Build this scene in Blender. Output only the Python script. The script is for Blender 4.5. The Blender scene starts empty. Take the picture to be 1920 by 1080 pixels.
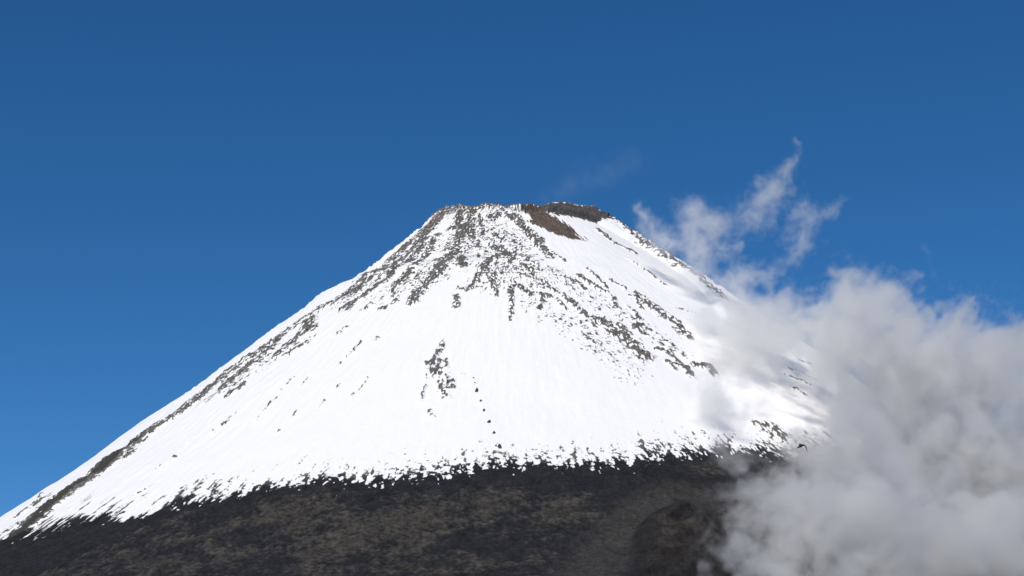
"""Snow-covered volcano rising above dark lava slopes, with drifting clouds and a passing bird.
Everything is built from code: terrain by numpy relief, clouds as voxel volumes from geometry-node fields."""
import bpy, bmesh, math, random
import numpy as np
from mathutils import Vector, Matrix

random.seed(7)
scene = bpy.context.scene
COL = scene.collection

#@BASE
# ---- the cone's basic shape: azimuth phi (0 faces the camera, + to the right), radius R from the axis ----
X0, D, CZ = 15.0, 2800.0, 2.0
LEFT_R = np.array([0, 125, 143, 166, 197, 250, 302, 348, 363, 422, 489, 553, 633, 724, 812, 1000, 1300, 1700, 2300, 2900], float)
LEFT_Z = np.array([1010, 1003, 990, 966, 935, 885, 839, 816, 797, 748, 688, 630, 566, 486, 417, 275, 105, 25, -6, -30], float)
RIGHT_R = np.array([0, 125, 136, 159, 181, 203, 291, 369, 444, 494, 600, 720, 812, 1000, 1300, 1700, 2300, 2900], float)
RIGHT_Z = np.array([1010, 1003, 994, 978, 960, 941, 872, 806, 744, 701, 606, 500, 423, 275, 105, 25, -6, -30], float)
# rim heights along the front rim (x from the axis, metres above 1000)
RIM_X = np.array([-130, -118, -100, -92, -82, -62, -52, -40, -28, -12, 4, 14, 22, 31, 42, 54, 66, 80, 92, 105, 118, 130], float)
RIM_H = np.array([-8, -1, 4, 1.5, 0, 3, 6.5, 5, 1, 2, 5, 7, 5, 3, 6, 9.5, 9, 8, 5, 2.5, 0.5, -3], float)
RIM_R = 125.0


def base_z(R, phi):
    w = 0.5 + 0.5 * np.sin(np.clip(phi, -math.pi / 2, math.pi / 2))
    w = np.where(np.abs(phi) > math.pi / 2, 0.5 + 0.5 * np.sign(phi) * np.abs(np.sin(phi)), w)
    z = (1 - w) * np.interp(R, LEFT_R, LEFT_Z) + w * np.interp(R, RIGHT_R, RIGHT_Z)
    h = np.interp(RIM_R * np.sin(phi), RIM_X, RIM_H)
    z = z + h * np.exp(-np.maximum(R - RIM_R, 0) / 45.0)
    # the summit plateau tilts: the near rim is lower than the side rims
    z = z - 45.0 * np.maximum(np.cos(phi), 0) * np.exp(-np.maximum(R - RIM_R, 0) / 330.0)
    # the vent: a bowl behind the rim
    inside = np.clip(RIM_R - R, 0, 90)
    return z - inside * 0.55
#@BASE

# ---- surface features, all given on the mountain itself: [phi, R, phi, R ...], width in metres, amount ----
SNOWLINE = [[-0.7808, 330.6], [-0.7518, 328.8], [-0.7047, 344.5], [-0.6392, 341.9], [-0.5964, 345.3], [-0.5414, 342.8], [-0.5104, 344.7], [-0.4818, 361.0], [-0.4474, 364.4], [-0.4021, 366.1], [-0.3684, 368.4], [-0.337, 371.8], [-0.3016, 373.5], [-0.2507, 381.3], [-0.2095, 374.2], [-0.1673, 378.2], [-0.1402, 384.0], [-0.0945, 384.4], [-0.0665, 390.5], [-0.0328, 398.7], [-0.0178, 392.5], [0.0354, 391.8], [0.0852, 395.8], [0.1533, 404.4], [0.2264, 415.2], [0.2791, 424.0], [0.3348, 428.6], [0.3638, 423.9], [0.4084, 431.6], [0.4933, 449.9], [0.6483, 465.0]]
ROCK_AND_SHADE = [
 [[-1.1129, 131.8, -0.8683, 202.0, -0.7171, 301.8, -0.6988, 365.1, -0.7355, 406.3], 7.2, 0.85],
 [[-1.0368, 146.9, -0.9013, 181.3, -0.8396, 217.5, -0.7904, 249.1], 7.6, 0.8],
 [[-0.5283, 190.2, -0.3705, 274.4, -0.3432, 357.6, -0.3551, 418.6, -0.3484, 459.3], 9.1, 0.95],
 [[-0.7589, 221.5, -0.6265, 294.7, -0.5796, 378.9, -0.6086, 450.0], 7.8, 0.8],
 [[-0.7057, 208.9, -0.5435, 285.7, -0.4891, 372.1, -0.4808, 414.2], 7.0, 0.75],
 [[-0.6028, 197.9, -0.517, 195.3, -0.3597, 227.0], 5.8, 1],
 [[-0.7474, 148.9, -0.5528, 192.4], 5.9, 1],
 [[-0.4355, 197.7, -0.3213, 243.5], 5.0, 0.9],
 [[-0.5913, 137.3, -0.4867, 179.6], 6.8, 0.8],
 [[-0.4248, 164.6, -0.3219, 200.8, -0.2557, 234.9], 3.3, 0.9],
 [[-0.267, 255.3, -0.2006, 329.4], 2.4, 0.9],
 [[-0.1519, 283.3, -0.0724, 318.8, -0.1381, 341.0, -0.1554, 380.8, -0.1743, 431.3], 6.9, 0.85],
 [[-0.0832, 298.0, -0.0388, 345.8], 5.5, 0.9],
 [[-0.289, 319.5, -0.2475, 359.5], 7.9, 0.85],
 [[-0.1721, 234.2, -0.1184, 266.6], 4.9, 0.8],
 [[-0.1196, 161.9, -0.0399, 182.9, 0.0481, 228.5, 0.1011, 274.9], 7.3, 0.98],
 [[0.069, 261.9, 0.1113, 303.4, 0.1337, 337.5], 7.1, 0.8],
 [[0.1011, 274.9, 0.1841, 352.7], 2.4, 0.8],
 [[-0.2366, 156.4, -0.2225, 184.3, -0.3286, 166.9], 5.9, 0.8],
 [[-0.0385, 449.1, -0.0316, 425.7, 0.0006, 437.5, 0.0251, 456.1], 4.5, 1],
 [[-0.0389, 444.6, -0.0325, 506.8], 3.3, 0.95],
 [[-0.0325, 506.8, -0.0283, 529.5], 2.9, 0.7],
 [[0.0583, 456.3, 0.0488, 497.1], 3.3, 0.95],
 [[0.034, 450.3, 0.0974, 465.2], 4.5, 0.75],
 [[0.0966, 468.2, 0.127, 496.7], 3.7, 0.7],
 [[-0.1306, 385.5, -0.0962, 434.8, -0.0789, 458.4], 3.0, 0.8],
 [[-0.1183, 391.5, -0.0183, 394.6, 0.0571, 413.2, 0.1177, 453.1, 0.1605, 489.0], 3.7, 0.75],
 [[-0.2113, 452.1, -0.1938, 482.0], 4.5, 0.8],
 [[-0.2196, 428.8, -0.1742, 439.1], 4.6, 0.75],
 [[0.0133, 360.0, 0.0408, 395.3], 6.2, 0.75],
 [[0.1876, 416.6, 0.2069, 440.4], 3.8, 0.9],
 [[0.2147, 398.1, 0.2291, 428.4], 3.8, 0.85],
 [[0.2365, 423.3, 0.2735, 445.6], 4.6, 0.9],
 [[0.2588, 373.4, 0.2902, 432.1], 2.3, 0.8],
 [[0.3177, 402.4, 0.35, 433.5], 1.9, 0.9],
 [[0.3664, 443.4, 0.4082, 455.2], 1.9, 0.8],
 [[0.2891, 455.1, 0.2688, 492.4], 3.7, 0.8],
 [[0.3705, 451.9, 0.4017, 484.3, 0.4265, 522.3, 0.4252, 547.5], 9.6, 0.68],
 [[0.3643, 452.4, 0.3515, 487.8], 3.0, 0.9],
 [[0.2007, 521.7, 0.2314, 538.9, 0.2499, 572.3, 0.2608, 613.2], 13.5, 0.66],
 [[0.2269, 546.8, 0.2587, 604.4], 5.7, 0.85],
 [[0.295, 535.9, 0.3053, 554.6], 5.1, 1],
 [[0.3026, 520.1, 0.3364, 551.4, 0.3554, 578.7], 2.9, 0.8],
 [[0.3086, 483.3, 0.321, 516.4], 3.0, 0.8],
 [[0.3088, 588.3, 0.3363, 601.7, 0.3476, 633.4, 0.3473, 647.4], 3.5, 0.9],
 [[0.3127, 616.1, 0.352, 629.3], 2.8, 0.9],
 [[0.3117, 626.2, 0.3189, 637.9], 2.8, 0.8],
 [[0.3721, 620.5, 0.4067, 624.7, 0.4016, 639.6], 5.7, 0.9],
 [[0.1638, 502.7, 0.1841, 535.3], 4.4, 0.8],
 [[0.1291, 467.9, 0.1623, 502.9], 3.0, 0.7],
 [[0.1559, 403.4, 0.1762, 420.3], 3.8, 0.75],
 [[0.6958, 197.7, 0.6913, 217.4, 0.6834, 245.3], 4.2, 1],
 [[0.6766, 234.7, 0.7429, 272.6], 3.3, 0.95],
 [[1.1477, 148.6, 1.1424, 169.7, 1.0374, 226.2, 0.9519, 333.6], 4.2, 0.75],
 [[0.9691, 294.6, 0.9779, 338.2], 6.7, 0.85],
 [[0.9779, 338.2, 0.8663, 446.2], 3.2, 0.6],
 [[0.5966, 298.0, 0.6081, 344.8, 0.6165, 390.1], 1.4, 0.55],
 [[0.4835, 470.7, 0.538, 482.4], 1.9, 0.8],  # a shadow on the snow, painted in as a dark streak of rock colour
 [[0.6625, 596.4, 0.7305, 613.2], 2.3, 0.8],
 [[0.6242, 613.1, 0.6742, 632.3], 1.9, 0.8],
 [[0.5868, 646.7, 0.6059, 663.3], 1.8, 0.8],
 [[0.7753, 558.3, 0.8112, 571.1], 2.3, 0.7],
 [[0.4035, 743.2, 0.4323, 746.2, 0.4383, 767.8], 9.5, 0.6],
 [[0.4101, 759.5, 0.427, 774.6], 6.1, 0.75],
 [[-1.0967, 139.6, -1.017, 183.5, -0.9659, 227.3, -0.7625, 331.2, -0.7385, 399.9], 16.1, 0.62],
 [[-1.0878, 148.0, -0.9822, 197.2, -0.9195, 246.2], 11.1, 0.75],
 [[-0.8068, 422.8, -0.8211, 456.8, -0.8325, 508.5, -0.8356, 569.5], 15.5, 0.54],
 [[-0.8356, 569.5, -0.8121, 646.5, -0.8464, 697.6], 15.0, 0.6],
 [[-0.8211, 456.8, -0.8236, 493.3], 9.5, 0.7],
 [[-0.8, 322.9, -0.7555, 388.8], 8.1, 0.7],
 [[-0.8806, 815.9, -0.8763, 863.3], 5.1, 0.6],
 [[1.2912, 198.4, 0.9657, 321.7, 0.8417, 444.0], 4.8, 0.55],
 [[-0.8255, 681.9, -0.838, 716.4], 14.9, 0.85],
 [[-0.6358, 446.8, -0.6176, 432.7], 4.7, 1],
 [[-0.604, 421.6, -0.5712, 370.0], 4.0, 0.9],
 [[-0.4468, 468.2, -0.4201, 449.9], 5.4, 0.7],
 [[-0.5228, 459.9, -0.5088, 449.1], 3.9, 0.7],
 [[-0.5205, 525.0, -0.5141, 507.0], 3.0, 0.7],
 [[-0.3806, 552.3, -0.3736, 540.5], 3.0, 0.6],
 [[-0.7654, 456.6, -0.679, 494.4, -0.6965, 506.8, -0.6884, 543.6], 10.7, 0.85],
 [[-0.6392, 548.9, -0.62, 531.1], 6.1, 0.8],
 [[-0.8284, 492.6, -0.7624, 543.8, -0.7641, 576.1, -0.7415, 607.9], 12.9, 0.74],
 [[-0.9009, 517.4, -0.8814, 564.4, -0.8116, 613.8], 6.1, 0.7],
 [[-0.67, 622.9, -0.6722, 646.0], 5.2, 0.8],
 [[-0.8198, 601.2, -0.8025, 647.9, -0.8037, 674.6], 12.0, 0.75],
 [[-0.8118, 671.3, -0.8238, 690.6, -0.823, 714.6], 16.4, 0.9],
 [[-0.7968, 737.5, -0.7639, 756.7], 6.5, 1],
 [[-0.8426, 735.5, -0.8032, 779.4, -0.8012, 820.6, -0.787, 856.3, -0.7542, 901.1, -0.7437, 929.7], 18.4, 1.3],
 [[-0.823, 714.6, -0.8426, 735.5], 14.9, 1.2],
 [[-0.9588, 801.5, -0.8902, 842.2], 2.9, 0.6],
 [[-0.8042, 885.9, -0.8028, 907.2], 5.6, 0.6],
 [[-0.7355, 406.3, -0.7931, 427.2, -0.8188, 443.2], 4.8, 0.7],
 [[-0.2045, 620.7, -0.2004, 627.6], 2.8, 1],
 [[-0.1943, 617.4, -0.177, 650.4], 4.9, 0.8],
 [[-0.1647, 619.1, -0.1575, 637.4], 2.1, 0.85],
 [[-0.1753, 640.1, -0.1573, 651.5, -0.1423, 662.7, -0.1402, 677.6, -0.1388, 701.0], 4.7, 0.68],
 [[-0.1585, 667.6, -0.1485, 687.3], 4.8, 0.66],
 [[-0.1851, 691.1, -0.1811, 707.8], 2.0, 0.85],
 [[-0.1939, 568.9, -0.1855, 585.8], 2.9, 0.7],
 [[-0.1606, 724.1, -0.1498, 742.6], 2.7, 0.7],
 [[-0.1303, 652.8, -0.1164, 653.4], 1.0, 0.9],
 [[-0.1934, 647.3, -0.1841, 691.2], 1.4, 0.55],
 [[-0.1889, 589.7, -0.1917, 612.2], 3.5, 0.6],
 [[-0.1815, 623.5, -0.1614, 648.9], 6.2, 0.62],
 [[-0.5137, 616.3, -0.5108, 658.3], 1.1, 0.55],
 [[-0.4649, 609.7, -0.4728, 651.5], 1.1, 0.55],
 [[-0.4136, 549.0, -0.4184, 615.3], 1.1, 0.5],
 [[-0.3694, 656.8, -0.3753, 706.1], 1.0, 0.5],
 [[-0.3163, 650.0, -0.3233, 689.0], 1.0, 0.5],
 [[-0.5032, 670.3, -0.4967, 719.7], 1.0, 0.5],
 [[-0.5687, 710.9, -0.5727, 755.6], 1.0, 0.55],
 [[-0.6184, 731.5, -0.6196, 748.7], 1.1, 0.55],
 [[-0.5969, 791.6, -0.6086, 817.5], 1.0, 0.55],
 [[-0.5953, 775.1, -0.5984, 807.9], 1.7, 0.6],
 [[-0.5713, 689.2, -0.5799, 731.3], 1.4, 0.5],
 [[-0.4181, 707.2, -0.4213, 752.3], 1.4, 0.45],
 [[-0.5638, 835.3, -0.5782, 866.3], 1.3, 0.5],
 [[-0.4599, 188.6, -0.3565, 300.6, -0.3785, 382.8, -0.4677, 415.6], 29.7, 0.42],
 [[-0.3043, 192.6, -0.1337, 295.9, -0.0725, 419.6], 29.1, 0.42],
 [[-0.0631, 238.0, 0.0235, 367.9, 0.0555, 421.9], 19.9, 0.4],
 [[-0.7622, 266.8, -0.6793, 360.9, -0.7048, 417.8], 17.6, 0.46],
 [[0.1236, 385.9, 0.2127, 465.7, 0.2889, 518.2, 0.3581, 591.3], 17.3, 0.3],
 [[-0.6665, 519.1, -0.706, 588.0, -0.7402, 644.0], 16.4, 0.32],
 [[0.0307, 482.7, 0.1352, 536.4, 0.2114, 650.0], 20.9, 0.26],
 [[-1.2344, 128.7, -1.2358, 139.9], 6.2, 0.95],
 [[-0.844, 127.2, -0.4918, 125.1, -0.1905, 125.5], 4.3, 0.8]]
BROWN = [
 [[-0.2014, 983.1, -0.1459, 966.8], 47.4, 0.55],
 [[-0.1607, 956.6, -0.115, 938.7], 30.0, 0.5],
 [[-0.0851, 929.6, -0.0162, 925.6, 0.0517, 940.3], 29.9, 0.45],
 [[-0.4024, 1009.4, -0.2936, 996.4], 59.4, 0.4],
 [[-0.3024, 928.1, -0.2458, 932.3], 36.6, 0.45],
 [[-0.1968, 1067.9, -0.0452, 1048.8], 33.8, 0.4],
 [[-0.0206, 997.2, 0.0077, 979.0], 29.3, 0.3],
 [[0.2307, 851.1, 0.2929, 878.9], 18.9, 0.3],
 [[-0.4977, 1022.9, -0.4446, 954.8], 37.4, 0.35],
 [[-0.0041, 1068.0, 0.0175, 1022.9], 28.6, 0.3]]
FAN = [
 [[0.0497, 1080.1, 0.0813, 1008.6, 0.1161, 958.4, 0.1562, 922.7, 0.2019, 905.4, 0.2398, 913.6], 20.9, 1],
 [[0.0645, 1079.7, 0.0876, 1021.7], 17.2, 0.8],
 [[0.2421, 908.2, 0.2472, 957.4], 15.6, 0.9],
 [[0.035, 1080.2, 0.0577, 1048.5], 12.4, 0.8]]
LEDGE = [
 [[0.1055, 1059.9, 0.1162, 1000.5, 0.1334, 967.3, 0.1565, 944.5, 0.1884, 934.3, 0.2086, 949.8, 0.2188, 980.6, 0.2217, 1001.0], 5.3, 0.9],
 [[0.1807, 917.7, 0.1912, 920.3, 0.1981, 928.9], 3.0, 0.9],
 [[0.1653, 961.4, 0.1819, 963.6], 4.8, 0.9],
 [[0.1899, 972.7, 0.2017, 1002.6, 0.2023, 1042.3], 5.1, 0.85],
 [[0.1126, 1046.9, 0.1318, 1006.7], 8.1, 0.8],
 [[0.2365, 967.4, 0.2495, 969.5], 4.8, 0.7],
 [[0.1389, 1058.4, 0.1742, 1063.1], 11.3, 0.6]]
ASH = [
 [[0.1522, 971.5, 0.1768, 979.8, 0.1928, 1003.1], 5.8, 0.8],
 [[0.149, 994.8, 0.1301, 1026.7], 4.6, 0.7],
 [[0.2082, 959.5, 0.2193, 987.1], 4.7, 0.6]]
SCREE = [
 [[-0.0078, 125.5, 0.0765, 125.1, 0.1685, 125.0, 0.3062, 125.1, 0.3385, 143.9, 0.4044, 174.6, 0.451, 195.6, 0.4455, 244.1, 0.3377, 236.1, 0.2779, 222.0, 0.2235, 207.7, 0.0915, 182.3, 0.0282, 169.3, 0.1186, 171.2, 0.0954, 151.9], 1]]
DOME = [
 [[0.2915, 125.0, 0.3974, 125.0, 0.5248, 125.1, 0.7017, 125.0, 0.8922, 125.1, 1.3181, 125.0, 1.3767, 140.0, 1.3392, 159.0, 0.7946, 171.6, 0.6876, 163.7, 0.54, 154.2, 0.4152, 152.7, 0.3557, 142.4], 1]]
LOBE = [
 [[0.0973, 1084.9, 0.1132, 995.9, 0.1387, 952.9, 0.1658, 934.3, 0.1927, 931.2, 0.2107, 952.6, 0.2193, 987.1, 0.2136, 1041.4, 0.2055, 1079.7], 1]]
FIELD = [
 [[-0.1127, 133.3, 0.0345, 184.6, 0.1428, 245.8, 0.2116, 314.0, 0.267, 364.1, 0.3304, 410.2, 0.3919, 444.7, 0.4749, 470.0, 0.5308, 484.4, 0.6469, 488.4, 0.8835, 376.3, 1.0374, 226.2, 0.8932, 161.9, 0.2328, 125.1], 1]]
BOULDERS = [
 [-0.0858, 690.8, 2.85],
 [-0.075, 712.0, 1.75],
 [-0.0667, 734.1, 2.39],
 [-0.0564, 758.0, 2.36],
 [-0.0468, 782.1, 2.21],
 [-0.0369, 812.1, 2.94],
 [-0.0968, 662.1, 1.1],
 [-0.0926, 673.6, 1.1]]
BANK = [
 [439.5, 2150, 580.3, 65.7, 120, 55.3],
 [532.7, 2150, 537.9, 89.9, 120, 65.7],
 [620.3, 2150, 523.9, 96.8, 120, 76.0],
 [475.4, 2150, 496.0, 72.6, 120, 76.0],
 [550.3, 2140, 438.7, 110.1, 150, 96.3],
 [627.3, 2140, 398.1, 103.2, 150, 103.2],
 [396.5, 1954, 369.8, 75.4, 130, 69.1],
 [308.5, 1812, 292.0, 61.2, 110, 58.3],
 [369.7, 1764, 257.1, 90.7, 150, 68.1],
 [472.6, 1788, 244.1, 97.7, 150, 74.7],
 [261.8, 1706, 225.1, 43.9, 90, 43.9],
 [588.1, 1700, 420.2, 82.0, 120, 65.6],
 [734.2, 2150, 366.2, 110.6, 120, 103.7],
 [291.0, 1704, 186.1, 82.2, 110, 60.3],
 [405.8, 1756, 175.9, 96.0, 120, 67.7],
 [528.2, 1848, 185.0, 101.0, 120, 71.3],
 [446.1, 2200, 653.9, 32.5, 60, 28.3],
 [484.5, 2200, 645.0, 35.4, 70, 28.3],
 [520.5, 2200, 601.1, 38.9, 80, 31.8],
 [409.7, 2220, 636.0, 32.1, 60, 32.1],
 [589.1, 2200, 577.8, 53.0, 80, 34.0],
 [659.8, 2200, 585.1, 60.1, 80, 35.4],
 [432.5, 2230, 565.2, 39.4, 80, 43.0],
 [445.2, 2200, 514.6, 42.4, 80, 42.4],
 [354.9, 2023, 408.4, 35.8, 60, 32.5],
 [305.3, 1921, 351.5, 30.9, 60, 37.1],
 [406.7, 2150, 482.1, 27.6, 70, 41.5]]
VEIL = [
 [309.7, 2230, 598.2, 58.8, 75, 64.5],
 [346.9, 2300, 658.9, 51.8, 70, 37.0],
 [257.1, 2086, 484.6, 37.6, 60, 46.9],
 [355.5, 2163, 502.5, 62.6, 40, 15.3],
 [241.7, 2024, 431.2, 22.1, 32, 24.7],
 [252.9, 1980, 394.7, 24.2, 30, 21.6],
 [269.4, 1922, 348.6, 30.9, 28, 24.7],
 [272.0, 2320, 672.3, 29.8, 26, 41.0],
 [345.0, 2250, 607.2, 36.2, 60, 50.6],
 [283.5, 2069, 457.4, 29.9, 40, 26.6]]
WISP = [
 [186.6, 2480, 880.7, 13.3, 13.3, 13.3],
 [190.5, 2480, 872.9, 15.2, 15.3, 15.2],
 [194.4, 2480, 865.2, 17.2, 17.3, 17.2],
 [198.3, 2480, 857.5, 19.2, 19.2, 19.2],
 [207.3, 2480, 848.1, 21.4, 21.5, 21.4],
 [216.4, 2480, 838.7, 23.6, 23.7, 23.6],
 [227.2, 2480, 833.2, 22.9, 22.9, 22.9],
 [237.9, 2480, 827.7, 22.1, 22.2, 22.1],
 [250.0, 2480, 826.8, 25.8, 25.9, 25.8],
 [262.1, 2480, 826.0, 29.5, 29.6, 29.5],
 [274.6, 2480, 840.4, 38.4, 38.5, 38.4],
 [280.0, 2480, 857.5, 36.9, 37.0, 36.9],
 [285.4, 2480, 874.7, 35.4, 35.5, 35.4],
 [274.6, 2480, 840.4, 38.4, 38.5, 38.4],
 [276.2, 2480, 825.6, 38.4, 38.5, 38.4],
 [277.7, 2480, 810.7, 38.4, 38.5, 38.4],
 [275.3, 2480, 797.2, 35.4, 35.5, 35.4],
 [272.9, 2480, 783.7, 32.5, 32.6, 32.5],
 [284.7, 2480, 853.2, 35.4, 35.5, 35.4],
 [298.0, 2480, 853.2, 32.5, 32.6, 32.5],
 [311.4, 2480, 853.2, 29.5, 29.6, 29.5],
 [323.8, 2480, 859.7, 28.8, 28.9, 28.8],
 [336.1, 2480, 866.1, 28.0, 28.1, 28.0],
 [346.4, 2480, 869.1, 27.3, 27.4, 27.3],
 [356.6, 2480, 872.1, 26.6, 26.6, 26.6],
 [367.0, 2480, 878.5, 27.3, 27.4, 27.3],
 [377.4, 2480, 885.0, 28.0, 28.1, 28.0],
 [384.7, 2480, 894.0, 28.0, 28.1, 28.0],
 [392.0, 2480, 903.1, 28.0, 28.1, 28.0],
 [399.8, 2480, 912.6, 26.6, 26.6, 26.6],
 [407.5, 2480, 922.1, 25.1, 25.2, 25.1],
 [414.3, 2480, 929.1, 22.1, 22.2, 22.1],
 [421.2, 2480, 936.0, 19.2, 19.2, 19.2],
 [425.9, 2480, 943.0, 17.2, 17.3, 17.2],
 [430.6, 2480, 950.0, 15.2, 15.3, 15.2],
 [435.3, 2480, 957.0, 13.3, 13.3, 13.3],
 [436.7, 2480, 963.7, 12.8, 12.8, 12.8],
 [438.1, 2480, 970.4, 12.3, 12.3, 12.3],
 [439.5, 2480, 977.1, 11.8, 11.8, 11.8],
 [437.7, 2480, 982.6, 11.1, 11.1, 11.1],
 [435.9, 2480, 988.1, 10.3, 10.4, 10.3],
 [434.1, 2480, 993.6, 9.6, 9.6, 9.6],
 [432.4, 2480, 999.2, 8.9, 8.9, 8.9],
 [438.8, 2480, 896.2, 20.7, 20.7, 20.7],
 [439.4, 2480, 883.3, 22.9, 22.9, 22.9],
 [440.0, 2480, 870.4, 25.1, 25.2, 25.1],
 [436.6, 2480, 857.5, 25.8, 25.9, 25.8],
 [433.1, 2480, 844.7, 26.6, 26.6, 26.6],
 [433.7, 2480, 832.8, 26.6, 26.6, 26.6],
 [434.4, 2480, 820.9, 26.6, 26.6, 26.6],
 [429.5, 2480, 812.8, 24.3, 24.4, 24.3],
 [424.7, 2480, 804.8, 22.1, 22.2, 22.1],
 [414.2, 2480, 802.3, 20.7, 20.7, 20.7],
 [403.6, 2480, 799.7, 19.2, 19.2, 19.2],
 [394.6, 2480, 796.8, 19.9, 20.0, 19.9],
 [385.7, 2480, 793.8, 20.7, 20.7, 20.7],
 [375.3, 2480, 787.5, 22.9, 22.9, 22.9],
 [365.0, 2480, 781.2, 25.1, 25.2, 25.1],
 [354.8, 2480, 774.9, 27.3, 27.4, 27.3],
 [344.5, 2480, 768.6, 29.5, 29.6, 29.5],
 [336.2, 2480, 760.2, 32.5, 32.6, 32.5],
 [327.9, 2480, 751.9, 35.4, 35.5, 35.4],
 [337.4, 2480, 739.3, 39.8, 40.0, 39.8],
 [346.9, 2480, 726.9, 44.3, 44.4, 44.3],
 [311.1, 2480, 844.7, 29.5, 29.6, 29.5],
 [316.2, 2480, 836.2, 25.6, 25.7, 25.6],
 [321.3, 2480, 827.7, 21.6, 21.7, 21.6],
 [326.3, 2480, 819.2, 17.7, 17.8, 17.7],
 [333.1, 2480, 820.6, 16.2, 16.3, 16.2],
 [339.9, 2480, 822.0, 14.8, 14.8, 14.8],
 [346.6, 2480, 823.4, 13.3, 13.3, 13.3],
 [440.2, 2480, 874.7, 14.8, 14.8, 14.8],
 [448.9, 2480, 875.5, 14.8, 14.8, 14.8],
 [457.6, 2480, 876.4, 14.8, 14.8, 14.8],
 [466.3, 2480, 877.2, 14.8, 14.8, 14.8],
 [473.1, 2480, 878.7, 14.3, 14.3, 14.3],
 [480.0, 2480, 880.1, 13.8, 13.8, 13.8],
 [486.8, 2480, 881.5, 13.3, 13.3, 13.3],
 [492.9, 2480, 884.7, 12.3, 12.3, 12.3],
 [499.1, 2480, 887.8, 11.3, 11.3, 11.3],
 [505.2, 2480, 891.0, 10.3, 10.4, 10.3],
 [277.2, 2480, 793.8, 29.5, 29.6, 29.5],
 [287.7, 2480, 786.8, 27.5, 27.6, 27.5],
 [298.1, 2480, 779.8, 25.6, 25.7, 25.6],
 [308.6, 2480, 772.8, 23.6, 23.7, 23.6],
 [319.1, 2480, 764.4, 26.6, 26.6, 26.6],
 [329.6, 2480, 756.0, 29.5, 29.6, 29.5]]
SHRED = [
 [577.3, 2300, 766.2, 11.8, 12.8, 11.8],
 [579.3, 2300, 758.8, 11.0, 11.9, 11.0],
 [581.3, 2300, 751.5, 10.3, 11.1, 10.3],
 [583.2, 2300, 744.2, 9.5, 10.2, 9.5],
 [584.7, 2300, 737.9, 9.8, 10.6, 9.8],
 [586.1, 2300, 731.7, 10.1, 10.9, 10.1],
 [587.5, 2300, 725.4, 10.4, 11.2, 10.4],
 [588.9, 2300, 719.2, 10.6, 11.5, 10.6]]
PLUME = [
 [51.1, 2690, 968.2, 20.8, 19.2, 20.8],
 [61.8, 2690, 979.4, 25.9, 24.0, 25.9],
 [79.5, 2690, 990.7, 29.8, 27.6, 29.8],
 [101.7, 2690, 1003.8, 32.4, 30.0, 32.4],
 [124.0, 2690, 1016.1, 33.7, 31.2, 33.7],
 [141.8, 2690, 1023.2, 34.4, 31.8, 34.4],
 [159.6, 2690, 1030.3, 35.0, 32.4, 35.0],
 [179.7, 2690, 1036.4, 33.1, 30.6, 33.1],
 [199.8, 2690, 1042.6, 31.1, 28.8, 31.1]]
BIRD_AT = [17.05, 100.0, 20.887]


# ------------------------------------------------------------------ numpy noise
_rng = np.random.RandomState(11)
_PERM = _rng.permutation(512).astype(np.int32)
_PERM = np.concatenate([_PERM, _PERM, _PERM])
_G3 = _rng.normal(size=(512, 3)).astype(np.float32)
_G3 /= np.linalg.norm(_G3, axis=1)[:, None]


def perlin3(x, y, z):
    xi, yi, zi = np.floor(x), np.floor(y), np.floor(z)
    xf, yf, zf = (x - xi).astype(np.float32), (y - yi).astype(np.float32), (z - zi).astype(np.float32)
    xi, yi, zi = (a.astype(np.int32) & 511 for a in (xi, yi, zi))
    u, v, w = (a * a * a * (a * (a * 6 - 15) + 10) for a in (xf, yf, zf))
    out = np.zeros(x.shape, np.float32)
    for i in (0, 1):
        pi = _PERM[(xi + i) & 511]
        wx = u if i else 1 - u
        for j in (0, 1):
            pj = _PERM[pi + ((yi + j) & 511)]
            wxy = wx * (v if j else 1 - v)
            for k in (0, 1):
                g = _G3[_PERM[pj + ((zi + k) & 511)] & 511]
                d = g[..., 0] * (xf - i) + g[..., 1] * (yf - j) + g[..., 2] * (zf - k)
                out += wxy * (w if k else 1 - w) * d
    return out * 1.6


def fbm(x, y, z, size, octaves=3, gain=0.5, ridged=False):
    out = np.zeros(x.shape, np.float32)
    amp, tot, f = 1.0, 0.0, 1.0 / size
    for o in range(octaves):
        n = perlin3(x * f + 17.3 * o, y * f - 9.1 * o, z * f + 5.7 * o)
        if ridged:
            n = 1 - 2.2 * np.abs(n)
        out += amp * n
        tot += amp
        amp *= gain
        f *= 2.03
    return out / tot


def smooth(a, b, x):
    t = np.clip((x - a) / (b - a), 0, 1)
    return t * t * (3 - 2 * t)


# ------------------------------------------------------------------ terrain grid
phis = np.concatenate([np.arange(-1.82, -1.05, 0.0026), np.arange(-1.05, 1.05, 0.00155), np.arange(1.05, 1.82, 0.0026),
                       np.linspace(1.84, 2 * math.pi - 1.84, 80)])
front_cols = int(np.sum(phis < 1.83))
rads = np.concatenate([np.linspace(20, 108, 12), np.arange(110, 360, 1.15), np.arange(360, 1090, 1.35),
                       np.linspace(1095, 1700, 70), np.linspace(1720, 2880, 30)])
NC, NR = len(phis), len(rads)
PHI, RAD = np.meshgrid(phis, rads, indexing='ij')          # [column, row]
PHIW = np.where(PHI > math.pi, PHI - 2 * math.pi, PHI)
BZ = base_z(RAD, PHIW)
BX, BY = X0 + RAD * np.sin(PHI), D - RAD * np.cos(PHI)
PX, PY, PZ = BX / 1.0, BY / 1.0, BZ / 1.0
F = slice(0, front_cols)                                    # detail is only worked out on the camera-facing side


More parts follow.
